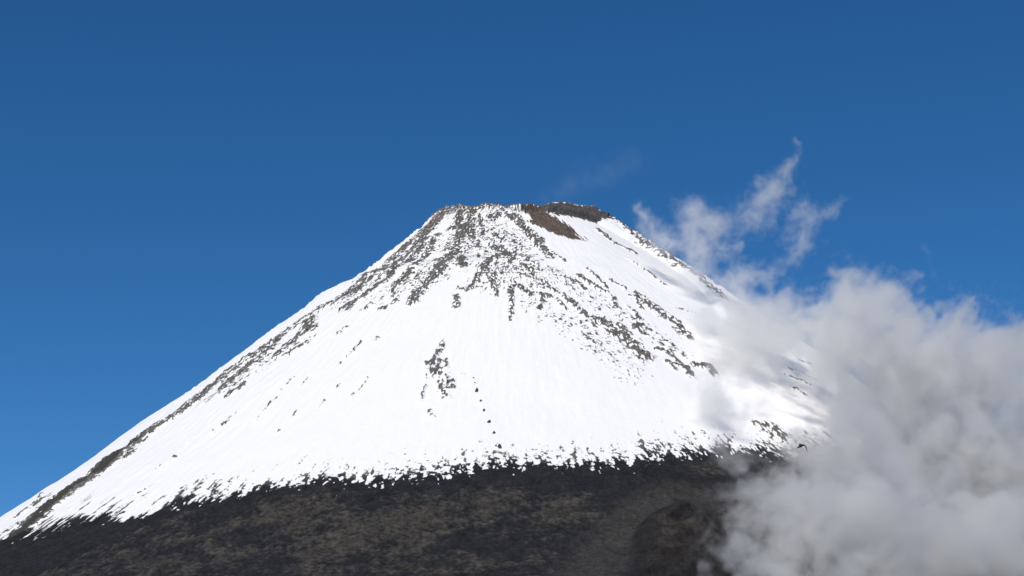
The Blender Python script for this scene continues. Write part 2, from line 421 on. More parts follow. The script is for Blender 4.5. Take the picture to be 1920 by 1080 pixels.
def stroke_field(strokes, soft=1.0, warp=None):
    """Largest amount of any stroke at each grid vertex, falling off across the stroke's width."""
    out = np.zeros((NC, NR), np.float32)
    for pts, width, amount in strokes:
        ph, rr = np.array(pts[0::2]), np.array(pts[1::2])
        zz = base_z(rr, ph)
        p3 = np.stack([X0 + rr * np.sin(ph), D - rr * np.cos(ph), zz], 1)
        reach = width * 2.6
        for a in range(len(p3) - 1):
            A, B = p3[a], p3[a + 1]
            rlo, rhi = min(rr[a], rr[a + 1]) - reach, max(rr[a], rr[a + 1]) + reach
            dphi = reach / max(rlo, 90)
            c0, c1 = np.searchsorted(phis[:front_cols], [min(ph[a], ph[a + 1]) - dphi, max(ph[a], ph[a + 1]) + dphi])
            r0, r1 = np.searchsorted(rads, [rlo, rhi])
            if c1 <= c0 or r1 <= r0:
                continue
            s = (slice(c0, c1), slice(r0, r1))
            q = np.stack([PX[s] - A[0], PY[s] - A[1], PZ[s] - A[2]], -1)
            if warp is not None:
                q = q + warp[s] * min(1.0, 0.35 + width / 16.0)
            AB = B - A
            t = np.clip((q @ AB) / max(AB @ AB, 1e-6), 0, 1)
            dist = np.linalg.norm(q - t[..., None] * AB, axis=-1) / width
            val = amount * (1 - smooth(0.25, 2.0 * soft, dist))
            out[s] = np.maximum(out[s], val)
    return out


def poly_field(polys, softness):
    """Signed distance (metres, + inside) to polygons on the surface, mapped to 0..1 over +-softness."""
    out = np.full((NC, NR), -1e3, np.float32)
    for pts, amount in polys:
        ph, rr = np.array(pts[0::2]), np.array(pts[1::2])
        rm = rr.mean()
        px, py = ph * rm, rr * 1.3
        m = 25 + 2 * softness
        c0, c1 = np.searchsorted(phis[:front_cols], [ph.min() - m / rm, ph.max() + m / rm])
        r0, r1 = np.searchsorted(rads, [rr.min() - m, rr.max() + m])
        s = (slice(c0, c1), slice(r0, r1))
        X, Y = PHI[s] * rm, RAD[s] * 1.3
        inside = np.zeros(X.shape, bool)
        dist = np.full(X.shape, 1e9)
        n = len(px)
        for i in range(n):
            x1, y1, x2, y2 = px[i], py[i], px[(i + 1) % n], py[(i + 1) % n]
            cond = (y1 > Y) != (y2 > Y)
            with np.errstate(divide='ignore', invalid='ignore'):
                inside ^= cond & (X < (x2 - x1) * (Y - y1) / (y2 - y1 + 1e-12) + x1)
            dx, dy = x2 - x1, y2 - y1
            t = np.clip(((X - x1) * dx + (Y - y1) * dy) / (dx * dx + dy * dy + 1e-9), 0, 1)
            dist = np.minimum(dist, np.hypot(X - x1 - t * dx, Y - y1 - t * dy))
        out[s] = np.maximum(out[s], np.where(inside, dist, -dist))
    return out


fx, fy, fz = PX[F], PY[F], PZ[F]
fphi, frad = PHI[F], RAD[F]
slope_len = frad * 1.3
# noises of the rocky ground: lumps (metres) and streaks running down the fall line
lump = fbm(fx, fy, fz, 17.0, 3, 0.62)
crag = fbm(fx + 300, fy, fz, 26.0, 3, 0.55, ridged=True)
fine = fbm(fx, fy + 70, fz, 5.2, 2, 0.6)
wide = smooth(300, 430, frad)                                # rock grain is drawn out down the fall line


wider = smooth(520, 680, frad)


def grain_of(size, stretch, ofs, octaves, gain):
    a = fbm(fphi * 235 + ofs, slope_len / stretch, 0 * fphi + ofs, size, octaves, gain)
    b = fbm(fphi * 480 + ofs, slope_len / stretch, 0 * fphi + ofs + 50, size, octaves, gain)
    c = fbm(fphi * 900 + ofs, slope_len / stretch, 0 * fphi + ofs + 90, size, octaves, gain)
    return (a * (1 - wide) + b * wide) * (1 - wider) + c * wider


knob = grain_of(5.6, 1.6, 170.0, 3, 0.72)
streak_a = fbm(fphi * 105, slope_len / 34.0, 0 * fphi + 3.3, 1.0, 2, 0.6)
streak_b = fbm(fphi * 48, slope_len / 60.0, 0 * fphi + 8.8, 1.0, 2, 0.55)
broad = fbm(fx, fy, fz, 120.0, 3, 0.5)
mid = fbm(fx + 900, fy, fz, 52.0, 3, 0.5)

vein = 0.5 - 2.6 * np.abs(grain_of(6.2, 1.9, 50.0, 2, 0.5))
warp = np.stack([8.0 * fbm(fx + 500, fy, fz, 30.0, 2), 8.0 * fbm(fx, fy + 500, fz, 30.0, 2), 8.0 * fbm(fx, fy, fz + 500, 30.0, 2)], -1)
brown = stroke_field(BROWN, 1.5)[F]
rock = stroke_field(ROCK_AND_SHADE, 1.0, warp)[F]
rock = np.maximum(rock, 0.58 * smooth(180, 128, frad) * smooth(0.12, -0.08, fphi))
solid = smooth(1.0, 1.1, rock)
fan = stroke_field(FAN, 1.2)[F]
ash = stroke_field(ASH, 1.2)[F]
ledge = stroke_field(LEDGE, 1.0, warp)[F]
scree_d = poly_field(SCREE, 6)[F] + 9.0 * streak_b + 7.0 * streak_a + 3 * knob
dome_d = poly_field(DOME, 6)[F] + 6.0 * lump + 14 * knob
lobe_d = poly_field(LOBE, 12)[F] + 6.0 * mid
field_d = poly_field(FIELD, 12)[F] + 5.0 * mid

sl = np.array(SNOWLINE)
order = np.argsort(sl[:, 0])
zline = np.interp(fphi, sl[order, 0], sl[order, 1]) + 7 * broad + 5 * mid + 9 * streak_b + 5 * streak_a
above = fz - zline
fringe = np.where(above > 0, 0.50 * np.exp(-np.maximum(above, 0) / 21.0), 0.5 + 0.9 * smooth(-4, 34, -above))
leftness = smooth(-0.15, -0.75, fphi)
pattern_fringe = leftness * (1.35 * streak_a + 0.5 * knob) + (1 - leftness) * (0.9 * knob + 0.55 * streak_a + 0.7 * vein + 0.3 * fine)
pattern_rock = 0.30 * lump + 1.15 * vein + 1.0 * knob + 0.35 * fine + 0.20 * (crag - 0.15) + 0.35 * streak_a
pattern_face = 0.85 * streak_a + 0.35 * fine
on_field = smooth(-2, 8, field_d)
cover_a = 0.84 * rock - 0.61 + 0.74 * pattern_rock + 0.5 * solid
cover_b = fringe - 0.5 + 0.78 * pattern_fringe * np.exp(-(above / 75.0) ** 2) - 0.10 * smooth(20, 60, above)
cover_c = 0.04 * (1 - on_field) - 0.55 + 0.62 * pattern_face * (0.95 + 0.5 * broad) - 0.05 * (1 - leftness)
scree = np.clip(scree_d / 7.0, -1, 1) * 0.7
dome = np.clip(dome_d / 6.0, -1, 1) * 0.7
cover = np.maximum.reduce([np.where(rock > 0.02, cover_a, -1), cover_b, cover_c, scree, dome])
cover = np.clip(cover, -1, 1)

# relief: rock stands out of the snow, the snow lies in soft swells, the lava slopes below are rough
below = smooth(5, -25, above)
relief = np.zeros(fx.shape, np.float32)
rockiness = smooth(0.02, 0.6, rock) * (1 - below)
relief += (2.6 * smooth(-0.2, 0.4, cover_a) * (0.65 + 0.5 * lump) + 3.0 * crag + 2.6 * knob) * rockiness
relief += (0.9 * mid + 2.2 * broad + (1.5 * streak_b + 0.55 * streak_a) * (1 - 0.7 * smooth(-0.45, 0.3, fphi))) * (1 - below)
# the skyline ridges on both flanks are rougher than the open face
flank = smooth(0.95, 1.25, np.abs(fphi + 0.1)) * smooth(950, 700, frad)
relief += flank * (4.5 * crag + 3.0 * lump + 2.2 * knob)
edge = np.exp(-(above / 26.0) ** 2)
relief += edge * (-1.5 * smooth(-0.15, 0.3, cover_b) + 0.8 * pattern_fringe)
relief += np.where(np.maximum(scree, dome) > 0, 1.2 * streak_b + 1.8 * fine + 1.0 * lump + 0.8 * crag, 0)
relief -= 9.0 * on_field * smooth(560, 420, frad)
gully = fbm(fphi * 26, slope_len / 160.0, 0 * fphi + 21, 1.0, 3, 0.6, ridged=True)
relief += below * (3.0 * mid + 1.8 * lump + 1.0 * fine + 2.5 * (gully - 0.3))
lobe = smooth(-10, 26, lobe_d)
relief += 3.0 * ledge
relief += lobe * (13 + 8 * fbm(fphi * 20 + frad / 40.0, frad / 60.0, 0 * fphi, 1.0, 2, 0.5, ridged=True))
relief *= smooth(106, 124, frad) * 0.85 + 0.15
rim_rough = np.exp(-((frad - RIM_R) / 16.0) ** 2)
relief += rim_rough * (3.2 * lump + 2.0 * fine) * (1 - 0.75 * smooth(0.0, 0.3, fphi))

# rock colours (real albedo: dark scoria below, ash-grey and rusty rock above)
def rgb(r, g, b):
    return np.array([r, g, b], np.float32)

def mix(a, b, t):
    return a + (b - a) * t[..., None]

tone = np.clip(1 + 0.55 * fine + 0.35 * lump + 0.3 * crag - 0.05, 0.4, 1.8)
col = np.ones(fx.shape + (3,), np.float32) * rgb(0.108, 0.103, 0.094)
rust = smooth(0.1, 0.6, mid + 0.25) * smooth(260, 140, frad) * smooth(0.0, -0.8, fphi)
col = mix(col, rgb(0.125, 0.090, 0.072), rust)
col = mix(col, rgb(0.110, 0.087, 0.074), smooth(-0.2, 0.3, scree))
col = mix(col, rgb(0.082, 0.077, 0.077), smooth(-0.2, 0.3, dome) * (1 - smooth(-0.2, 0.3, scree)))
patches = smooth(0.28, 0.75, brown * 1.25 + 0.55 * mid + 0.4 * lump + 0.25 * fine) * smooth(-8, -40, above)
low = mix(np.ones(col.shape, np.float32) * rgb(0.0205, 0.0212, 0.0252), rgb(0.058, 0.053, 0.046), np.clip(patches * (0.72 + 0.9 * knob + 0.5 * fine), 0, 1))
low = mix(low, rgb(0.042, 0.040, 0.039), np.clip(fan, 0, 1) * (1 - lobe))
lobe_tone = smooth(-0.1, 0.5, fbm(fphi * 30 + frad / 30.0, frad / 45.0, 0 * fphi, 1.0, 3, 0.5))
low = mix(low, rgb(0.024, 0.022, 0.022), lobe)
low = mix(low, rgb(0.047, 0.041, 0.038), lobe * lobe_tone * 0.8)
low = mix(low, rgb(0.056, 0.048, 0.043), np.clip(ash, 0, 1))
low = mix(low, rgb(0.021, 0.020, 0.0205), np.clip(ledge, 0, 1) * smooth(-0.5, 0.3, mid + 0.6 * knob + 0.3))
col = mix(col, low, smooth(10, -6, above))
col *= tone[..., None]
col = mix(col, rgb(0.050, 0.048, 0.046), solid * smooth(-4, 8, above) * 0.8)
# thin patchy dusting of old snow left on the rock faces
dust = smooth(-0.15, 0.55, grain_of(3.6, 1.3, 640.0, 2, 0.6)) * smooth(4, 30, above) * (1 - solid) * (1 - smooth(-0.2, 0.2, np.maximum(scree, dome)))
col = mix(col, rgb(0.40, 0.40, 0.41), 0.42 * dust)

ALL_RELIEF = np.zeros((NC, NR), np.float32)
ALL_RELIEF[F] = relief
ALL_COVER = np.full((NC, NR), -0.6, np.float32)
ALL_COVER[F] = cover
ALL_COVER[front_cols:] = np.where(BZ[front_cols:] > 405, -0.5, 0.6)
ALL_COL = np.ones((NC, NR, 3), np.float32) * rgb(0.03, 0.028, 0.027)
ALL_COL[F] = col
nx, ny, nz = np.sin(PHI) * 0.64, -np.cos(PHI) * 0.64, 0.77
VX, VY, VZ = PX + nx * ALL_RELIEF, PY + ny * ALL_RELIEF, PZ + nz * ALL_RELIEF

verts = np.stack([VX, VY, VZ], -1).reshape(-1, 3).astype(np.float32)
ci, ri = np.meshgrid(np.arange(NC), np.arange(NR - 1), indexing='ij')
cj = (ci + 1) % NC
quads = np.stack([ci * NR + ri, ci * NR + ri + 1, cj * NR + ri + 1, cj * NR + ri], -1).reshape(-1, 4)


def grid_mesh(name, v, q):
    me = bpy.data.meshes.new(name)
    me.vertices.add(len(v))
    me.vertices.foreach_set('co', v.ravel())
    me.loops.add(q.size)
    me.loops.foreach_set('vertex_index', q.ravel().astype(np.int32))
    me.polygons.add(len(q))
    me.polygons.foreach_set('loop_start', np.arange(0, q.size, 4, dtype=np.int32))
    me.polygons.foreach_set('use_smooth', np.ones(len(q), bool))
    me.update()
    me.validate()
    return me


me = grid_mesh('mountain', verts, quads)
a = me.attributes.new('rock_cover', 'FLOAT', 'POINT')
a.data.foreach_set('value', ALL_COVER.ravel())
a = me.attributes.new('rock_tint', 'FLOAT_COLOR', 'POINT')
a.data.foreach_set('color', np.concatenate([ALL_COL.reshape(-1, 3), np.ones((NC * NR, 1), np.float32)], 1).ravel())
mountain = bpy.data.objects.new('mountain', me)
COL.objects.link(mountain)
mountain['kind'] = 'structure'
mountain['label'] = 'snow-covered volcanic cone with bare dark lava slopes below the snow line'
mountain['category'] = 'mountain'


# ------------------------------------------------------------------ node helpers
def N(nt, kind, loc=None, **inputs):
    n = nt.nodes.new(kind)
    for k, v in inputs.items():
        n.inputs[k.replace('__', ' ')].default_value = v
    return n


def link(nt, a, b):
    nt.links.new(a, b)


def math_node(nt, op, a, b=None, c=None, clamp=False):
    n = nt.nodes.new('ShaderNodeMath')
    n.operation = op
    n.use_clamp = clamp
    for i, v in enumerate((a, b, c)):
        if v is None:
            continue
        if isinstance(v, (int, float)):
            n.inputs[i].default_value = v
        else:
            nt.links.new(v, n.inputs[i])
    return n.outputs[0]


def new_mat(name):
    m = bpy.data.materials.new(name)
    m.use_nodes = True
    nt = m.node_tree
    nt.nodes.clear()
    out = nt.nodes.new('ShaderNodeOutputMaterial')
    return m, nt, out


# ------------------------------------------------------------------ snow and rock
m, nt, out = new_mat('snow_and_rock')
geo = nt.nodes.new('ShaderNodeNewGeometry')
cov = nt.nodes.new('ShaderNodeAttribute'); cov.attribute_name = 'rock_cover'
tint = nt.nodes.new('ShaderNodeAttribute'); tint.attribute_name = 'rock_tint'
grain = nt.nodes.new('ShaderNodeTexNoise')
grain.inputs['Scale'].default_value = 0.5
grain.inputs['Detail'].default_value = 4
grain.inputs['Roughness'].default_value = 0.65
link(nt, geo.outputs['Position'], grain.inputs['Vector'])
g0 = math_node(nt, 'SUBTRACT', grain.outputs['Fac'], 0.5)
edge_v = math_node(nt, 'MULTIPLY_ADD', g0, 0.46, cov.outputs['Fac'])
mask = nt.nodes.new('ShaderNodeMapRange')
mask.interpolation_type = 'SMOOTHSTEP'
mask.inputs['From Min'].default_value = -0.09
mask.inputs['From Max'].default_value = 0.12
link(nt, edge_v, mask.inputs['Value'])
# rock
gt = nt.nodes.new('ShaderNodeMapRange')
gt.inputs['From Min'].default_value = 0.25; gt.inputs['From Max'].default_value = 0.75
gt.inputs['To Min'].default_value = 0.55; gt.inputs['To Max'].default_value = 1.45
link(nt, grain.outputs['Fac'], gt.inputs['Value'])
rc = nt.nodes.new('ShaderNodeVectorMath'); rc.operation = 'SCALE'
link(nt, tint.outputs['Color'], rc.inputs[0]); link(nt, gt.outputs[0], rc.inputs['Scale'])
bump_r = nt.nodes.new('ShaderNodeBump'); bump_r.inputs['Strength'].default_value = 0.9; bump_r.inputs['Distance'].default_value = 1.6
link(nt, grain.outputs['Fac'], bump_r.inputs['Height'])
rockb = nt.nodes.new('ShaderNodeBsdfPrincipled')
rockb.inputs['Roughness'].default_value = 0.95
rockb.inputs['Specular IOR Level'].default_value = 0.1
link(nt, rc.outputs[0], rockb.inputs['Base Color']); link(nt, bump_r.outputs[0], rockb.inputs['Normal'])
# snow
sn = nt.nodes.new('ShaderNodeTexNoise')
sn.inputs['Scale'].default_value = 0.09; sn.inputs['Detail'].default_value = 5; sn.inputs['Roughness'].default_value = 0.6
link(nt, geo.outputs['Position'], sn.inputs['Vector'])
bump_s = nt.nodes.new('ShaderNodeBump'); bump_s.inputs['Strength'].default_value = 0.35; bump_s.inputs['Distance'].default_value = 2.0
link(nt, sn.outputs['Fac'], bump_s.inputs['Height'])
snow = nt.nodes.new('ShaderNodeBsdfPrincipled')
snow.inputs['Base Color'].default_value = (0.88, 0.885, 0.89, 1)
snow.inputs['Roughness'].default_value = 0.7
snow.inputs['Specular IOR Level'].default_value = 0.2
link(nt, bump_s.outputs[0], snow.inputs['Normal'])
mx = nt.nodes.new('ShaderNodeMixShader')
link(nt, mask.outputs[0], mx.inputs['Fac']); link(nt, snow.outputs[0], mx.inputs[1]); link(nt, rockb.outputs[0], mx.inputs[2])
link(nt, mx.outputs[0], out.inputs['Surface'])
me.materials.append(m)

# ------------------------------------------------------------------ ground to the horizon
bm = bmesh.new()
ring_prev = None
centre = bm.verts.new((0, 1500, 0))
segs = 96
rings = []
for r in (400, 1500, 4000, 12000, 40000):
    rings.append([bm.verts.new((r * math.cos(2 * math.pi * k / segs), 1500 + r * math.sin(2 * math.pi * k / segs),
                                0.0 if r > 1000 else 0.0)) for k in range(segs)])
for k in range(segs):
    bm.faces.new((centre, rings[0][k], rings[0][(k + 1) % segs]))
    for a_, b_ in zip(rings, rings[1:]):
        bm.faces.new((a_[k], b_[k], b_[(k + 1) % segs], a_[(k + 1) % segs]))
gme = bpy.data.meshes.new('ground'); bm.to_mesh(gme); bm.free()
ground = bpy.data.objects.new('ground', gme); COL.objects.link(ground)
ground['kind'] = 'structure'; ground['label'] = 'dark lava plain around the foot of the volcano'; ground['category'] = 'ground'
m, nt, out = new_mat('lava_plain')
geo = nt.nodes.new('ShaderNodeNewGeometry')
t1 = nt.nodes.new('ShaderNodeTexNoise'); t1.inputs['Scale'].default_value = 0.02; t1.inputs['Detail'].default_value = 8
link(nt, geo.outputs['Position'], t1.inputs['Vector'])
cr = nt.nodes.new('ShaderNodeValToRGB')
cr.color_ramp.elements[0].position = 0.35; cr.color_ramp.elements[0].color = (0.02, 0.02, 0.022, 1)
cr.color_ramp.elements[1].position = 0.7; cr.color_ramp.elements[1].color = (0.075, 0.066, 0.052, 1)
link(nt, t1.outputs['Fac'], cr.inputs[0])
pb = nt.nodes.new('ShaderNodeBsdfPrincipled'); pb.inputs['Roughness'].default_value = 0.95
link(nt, cr.outputs[0], pb.inputs['Base Color']); link(nt, pb.outputs[0], out.inputs['Surface'])
gme.materials.append(m)

# ------------------------------------------------------------------ boulders on the snow
bmat, nt, out = new_mat('boulder_rock')
geo = nt.nodes.new('ShaderNodeNewGeometry')
t1 = nt.nodes.new('ShaderNodeTexNoise'); t1.inputs['Scale'].default_value = 0.9; t1.inputs['Detail'].default_value = 5
link(nt, geo.outputs['Position'], t1.inputs['Vector'])
cr = nt.nodes.new('ShaderNodeValToRGB')
cr.color_ramp.elements[0].color = (0.035, 0.033, 0.030, 1); cr.color_ramp.elements[1].color = (0.10, 0.092, 0.08, 1)
cr.color_ramp.elements[0].position = 0.3; cr.color_ramp.elements[1].position = 0.75
link(nt, t1.outputs['Fac'], cr.inputs[0])
pb = nt.nodes.new('ShaderNodeBsdfPrincipled'); pb.inputs['Roughness'].default_value = 0.9
link(nt, cr.outputs[0], pb.inputs['Base Color']); link(nt, pb.outputs[0], out.inputs['Surface'])


def ground_point(phi, R):
    c = int(np.argmin(np.abs(phis[:front_cols] - phi))); r = int(np.argmin(np.abs(rads - R)))
    return Vector((float(VX[c, r]), float(VY[c, r]), float(VZ[c, r])))


BOULDER_LABELS = [
    'large dark boulder on bare snow, uppermost big one of the diagonal row',
    'small dark boulder just below the uppermost big one of the diagonal row on the snow',
    'slanting dark boulder in the middle of the diagonal row on the snow',
    'slanting dark boulder second from the bottom of the row on open snow',
    'dark boulder alone on white snow, last of the row before the ragged snow edge',
    'tall dark boulder standing in the ragged lower edge of the snow',
    'faint speck of rock on the snow, topmost of the diagonal row',
    'faint speck of rock on the snow just above the large uppermost boulder',
]
for i, (ph, R, size) in enumerate(BOULDERS):
    rnd = random.Random(40 + i)
    bm = bmesh.new()
    bmesh.ops.create_icosphere(bm, subdivisions=3, radius=1.0)
    tall = (0.85, 0.7, 1.35) if i in (0, 5) else (1.15, 0.7, 0.95)
    planes = [(Vector((rnd.uniform(-1, 1), rnd.uniform(-1, 1), rnd.uniform(-1, 1))).normalized(), rnd.uniform(0.5, 0.85)) for _ in range(9)]
    for v in bm.verts:
        p = v.co.normalized()
        k = 1.0
        for d_, h_ in planes:                              # flat broken facets
            dt = p.dot(d_)
            if dt > 0.05:
                k = min(k, h_ / dt)
        k = max(k, 0.45) * (1 + rnd.uniform(-0.03, 0.03))
        v.co = Vector((p.x * k * tall[0], p.y * k * tall[1], p.z * k * tall[2])) * size
    bme = bpy.data.meshes.new('boulder'); bm.to_mesh(bme); bm.free()
    bme.materials.append(bmat)
    ob = bpy.data.objects.new('boulder', bme); COL.objects.link(ob)
    ob.location = ground_point(ph, R) + Vector((0, -0.1, 0.35)) * size
    ob.rotation_euler = (rnd.uniform(-.2, .2), 0.0 if i in (0, 5, 6, 7) else -0.75, rnd.uniform(-.4, .4))
    ob['label'] = BOULDER_LABELS[i]; ob['category'] = 'boulder'; ob['group'] = 'boulders in a diagonal row on the snow face'

# ------------------------------------------------------------------ clouds: voxel volumes from geometry-node fields
def vol_mat(name, density, colour=(0.985, 0.98, 0.97, 1), aniso=0.15):
    m, nt, out = new_mat(name)
    pv = nt.nodes.new('ShaderNodeVolumePrincipled')
    pv.inputs['Color'].default_value = colour
    pv.inputs['Density'].default_value = density
    pv.inputs['Anisotropy'].default_value = aniso
    link(nt, pv.outputs[0], out.inputs['Volume'])
    return m


def skin_mat(name):
    m, nt, out = new_mat(name)
    t = nt.nodes.new('ShaderNodeBsdfTransparent')
    link(nt, t.outputs[0], out.inputs['Surface'])
    return m


def density_tree(name, blobs, p, vmat, as_hull):
    """Geometry nodes: ellipsoids joined smoothly, torn by warped fractal noise, sampled on a voxel grid.
    as_hull: the cloud's outer skin as a mesh; else the incoming skin together with the volume."""
    nt = bpy.data.node_groups.new(name, 'GeometryNodeTree')
    nt.interface.new_socket('Geometry', in_out='INPUT', socket_type='NodeSocketGeometry')
    nt.interface.new_socket('Geometry', in_out='OUTPUT', socket_type='NodeSocketGeometry')
    gi, go = nt.nodes.new('NodeGroupInput'), nt.nodes.new('NodeGroupOutput')
    pos = nt.nodes.new('GeometryNodeInputPosition').outputs[0]

    def noise(scale, detail, rough, vec, col=False):
        n = nt.nodes.new('ShaderNodeTexNoise')
        n.inputs['Scale'].default_value = scale; n.inputs['Detail'].default_value = detail
        n.inputs['Roughness'].default_value = rough
        link(nt, vec, n.inputs['Vector'])
        return n.outputs['Color' if col else 'Fac']

    def vm(op, a, b=None, c=None):
        n = nt.nodes.new('ShaderNodeVectorMath'); n.operation = op
        for i, v in enumerate((a, b, c)):
            if v is None:
                continue
            if isinstance(v, (tuple, list)):
                n.inputs[i].default_value = v
            else:
                link(nt, v, n.inputs[i])
        return n
    w = pos
    for size, amp, ofs in p['warps']:
        o = vm('ADD', pos, (ofs, -ofs, ofs * 2)).outputs[0]
        c = noise(1.0 / size, 2, 0.55, o, True)
        c = vm('SUBTRACT', c, (0.5, 0.5, 0.5)).outputs[0]
        w = vm('MULTIPLY_ADD', c, (amp * 2,) * 3, w).outputs[0]
    acc = None
    for x, y, z, rx, ry, rz in blobs:
        q = vm('MULTIPLY_ADD', w, (1 / rx, 1 / ry, 1 / rz), (-x / rx, -y / ry, -z / rz)).outputs[0]
        ln = vm('LENGTH', q).outputs['Value']
        e = math_node(nt, 'SUBTRACT', 1.0, ln)
        acc = e if acc is None else math_node(nt, 'SMOOTH_MAX', acc, e, p['join'])
    st = vm('MULTIPLY', pos, p.get('stretch', (1, 1, 1))).outputs[0]
    n1 = noise(1.0 / p['noise'], p['detail'], p['rough'], st)
    n1 = math_node(nt, 'SUBTRACT', n1, 0.5)
    n3 = math_node(nt, 'SUBTRACT', noise(1.0 / (p['noise'] * 0.28), 4, 0.65, w), 0.5)
    n1 = math_node(nt, 'MULTIPLY_ADD', n3, p.get('fine', 0.6), n1)
    d = math_node(nt, 'MULTIPLY_ADD', n1, p['tear'], acc)
    d = math_node(nt, 'SUBTRACT', d, p['cut'])
    d = math_node(nt, 'MULTIPLY', d, 1.0 / p['soft'])
    d = math_node(nt, 'MINIMUM', math_node(nt, 'MAXIMUM', d, 0.0), 1.0)
    d = math_node(nt, 'POWER', d, p.get('power', 1.5))
    n2 = noise(1.0 / (p['noise'] * 0.8), 3, 0.6, vm('ADD', pos, (431, 77, 19)).outputs[0])
    n2 = math_node(nt, 'MULTIPLY_ADD', n2, p['uneven'] * 4, 1.0 - p['uneven'] * 2)
    d = math_node(nt, 'MULTIPLY', d, math_node(nt, 'MAXIMUM', n2, 0.05))
    B = np.array(blobs)
    pad = p['pad']
    lo = (B[:, :3] - B[:, 3:]).min(0) - pad
    hi = (B[:, :3] + B[:, 3:]).max(0) + pad
    lo[2] = max(lo[2], p.get('floor', -1e9))
    vc = nt.nodes.new('GeometryNodeVolumeCube')
    link(nt, d, vc.inputs['Density'])
    vc.inputs['Min'].default_value = lo; vc.inputs['Max'].default_value = hi
    vox = p['voxel'] * (2.7 if as_hull else 1.0) * np.array([1, 1.6, 1])
    for k, s in zip(('Resolution X', 'Resolution Y', 'Resolution Z'), (hi - lo) / vox):
        vc.inputs[k].default_value = max(8, int(s))
    if as_hull:
        vm_ = nt.nodes.new('GeometryNodeVolumeToMesh')
        vm_.inputs['Threshold'].default_value = p['hull']
        vm_.inputs['Adaptivity'].default_value = 0.15
        link(nt, vc.outputs[0], vm_.inputs['Volume'])
        link(nt, vm_.outputs[0], go.inputs[0])
    else:
        sm = nt.nodes.new('GeometryNodeSetMaterial')
        sm.inputs['Material'].default_value = vmat
        link(nt, vc.outputs[0], sm.inputs['Geometry'])
        link(nt, sm.outputs[0], go.inputs[0])
    return nt


def make_cloud(name, label, blobs, p, density, cat='cloud'):
    """The thing is the cloud's outline skin (clear); its one part is the vapour inside, a true voxel volume."""
    ob = bpy.data.objects.new(name, bpy.data.meshes.new(name))
    COL.objects.link(ob)
    vmat = vol_mat(name + '_vapour', density, p.get('colour', (0.985, 0.98, 0.97, 1)))
    mod = ob.modifiers.new('skin', 'NODES')
    mod.node_group = density_tree(name + '_skin', blobs, p, vmat, True)
    dg = bpy.context.evaluated_depsgraph_get()
    dg.update()
    skin = bpy.data.meshes.new_from_object(ob.evaluated_get(dg))
    skin.name = name
    ob.modifiers.remove(mod)
    bm = bmesh.new(); bm.from_mesh(skin)                    # keep the main body of the outline only
    tags, count = {}, {}
    for v in bm.verts:
        if v in tags:
            continue
        n = len(count); tags[v] = n; stack = [v]; count[n] = 0
        while stack:
            q = stack.pop(); count[n] += 1
            for e in q.link_edges:
                o = e.other_vert(q)
                if o not in tags:
                    tags[o] = n; stack.append(o)
    main = max(count, key=count.get)
    bmesh.ops.delete(bm, geom=[v for v in bm.verts if tags[v] != main], context='VERTS')
    bm.to_mesh(skin); bm.free()
    skin.materials.clear()
    skin.materials.append(skin_mat(name + '_skin'))
    ob.data = skin
    vap = bpy.data.objects.new('vapour', bpy.data.volumes.new('vapour'))
    COL.objects.link(vap)
    vap.parent = ob
    vap.data.materials.append(vmat)
    mod = vap.modifiers.new('vapour', 'NODES')
    mod.show_viewport = False                               # only worked out once, for the render
    mod.node_group = density_tree(name + '_vapour', blobs, p, vmat, False)
    ob['label'] = label; ob['category'] = cat
    return ob


make_cloud('cloud', 'big grey-white cloud bank hiding the right flank of the volcano', BANK,
           dict(warps=[(230, 50, 0), (80, 34, 300), (28, 14, 90)], join=0.25, noise=110, detail=5, rough=0.68, tear=3.1, fine=1.25, cut=0.02, soft=0.6,
                uneven=0.25, pad=30, voxel=2.6, hull=0.12, floor=40), 0.034)
make_cloud('cloud_veil', 'translucent grey veil of cloud drifting across the right side of the snow face', VEIL,
           dict(warps=[(150, 36, 60), (60, 24, 310), (24, 11, 95)], join=0.25, noise=85, detail=5, rough=0.68, tear=2.6, fine=1.1, cut=0.0, soft=0.8,
                uneven=0.25, pad=22, voxel=2.4, hull=0.12), 0.038)
make_cloud('wispy_cloud', 'thin torn wisp of cloud curling up against the blue sky right of the summit', WISP,
           dict(warps=[(90, 26, 50), (40, 22, 10), (15, 9, 44)], join=0.3, noise=44, detail=6, rough=0.68, tear=2.6, fine=0.7, cut=-0.02, soft=1.3,
                uneven=0.2, pad=14, voxel=1.8, hull=0.12), 0.042)
make_cloud('cloud_shred', 'tiny faint shred of cloud alone in the blue above the cloud bank', SHRED,
           dict(warps=[(40, 10, 5), (14, 5, 70)], join=0.3, noise=18, detail=5, rough=0.65, tear=2.6, cut=0.3, soft=1.2,
                uneven=0.2, pad=8, voxel=1.6, hull=0.1), 0.014)
make_cloud('steam_plume', 'faint thin steam plume drifting right from the crater rim', PLUME,
           dict(warps=[(90, 18, 5), (30, 8, 70)], join=0.4, noise=40, detail=5, rough=0.6, tear=2.0, cut=0.0, soft=1.3,
                uneven=0.2, pad=10, voxel=3.0, hull=0.1), 0.0032, 'steam plume')

# ------------------------------------------------------------------ bird
def tube(bm, rings, seg=10):
    """Loft closed rings given as (centre, half-width vector, half-height vector)."""
    loops = []
    for c, a_, b_ in rings:
        loops.append([bm.verts.new(Vector(c) + Vector(a_) * math.cos(2 * math.pi * k / seg) + Vector(b_) * math.sin(2 * math.pi * k / seg)) for k in range(seg)])
    for l0, l1 in zip(loops, loops[1:]):
        for k in range(seg):
            bm.faces.new((l0[k], l0[(k + 1) % seg], l1[(k + 1) % seg], l1[k]))
    bm.faces.new(loops[0][::-1]); bm.faces.new(loops[-1])


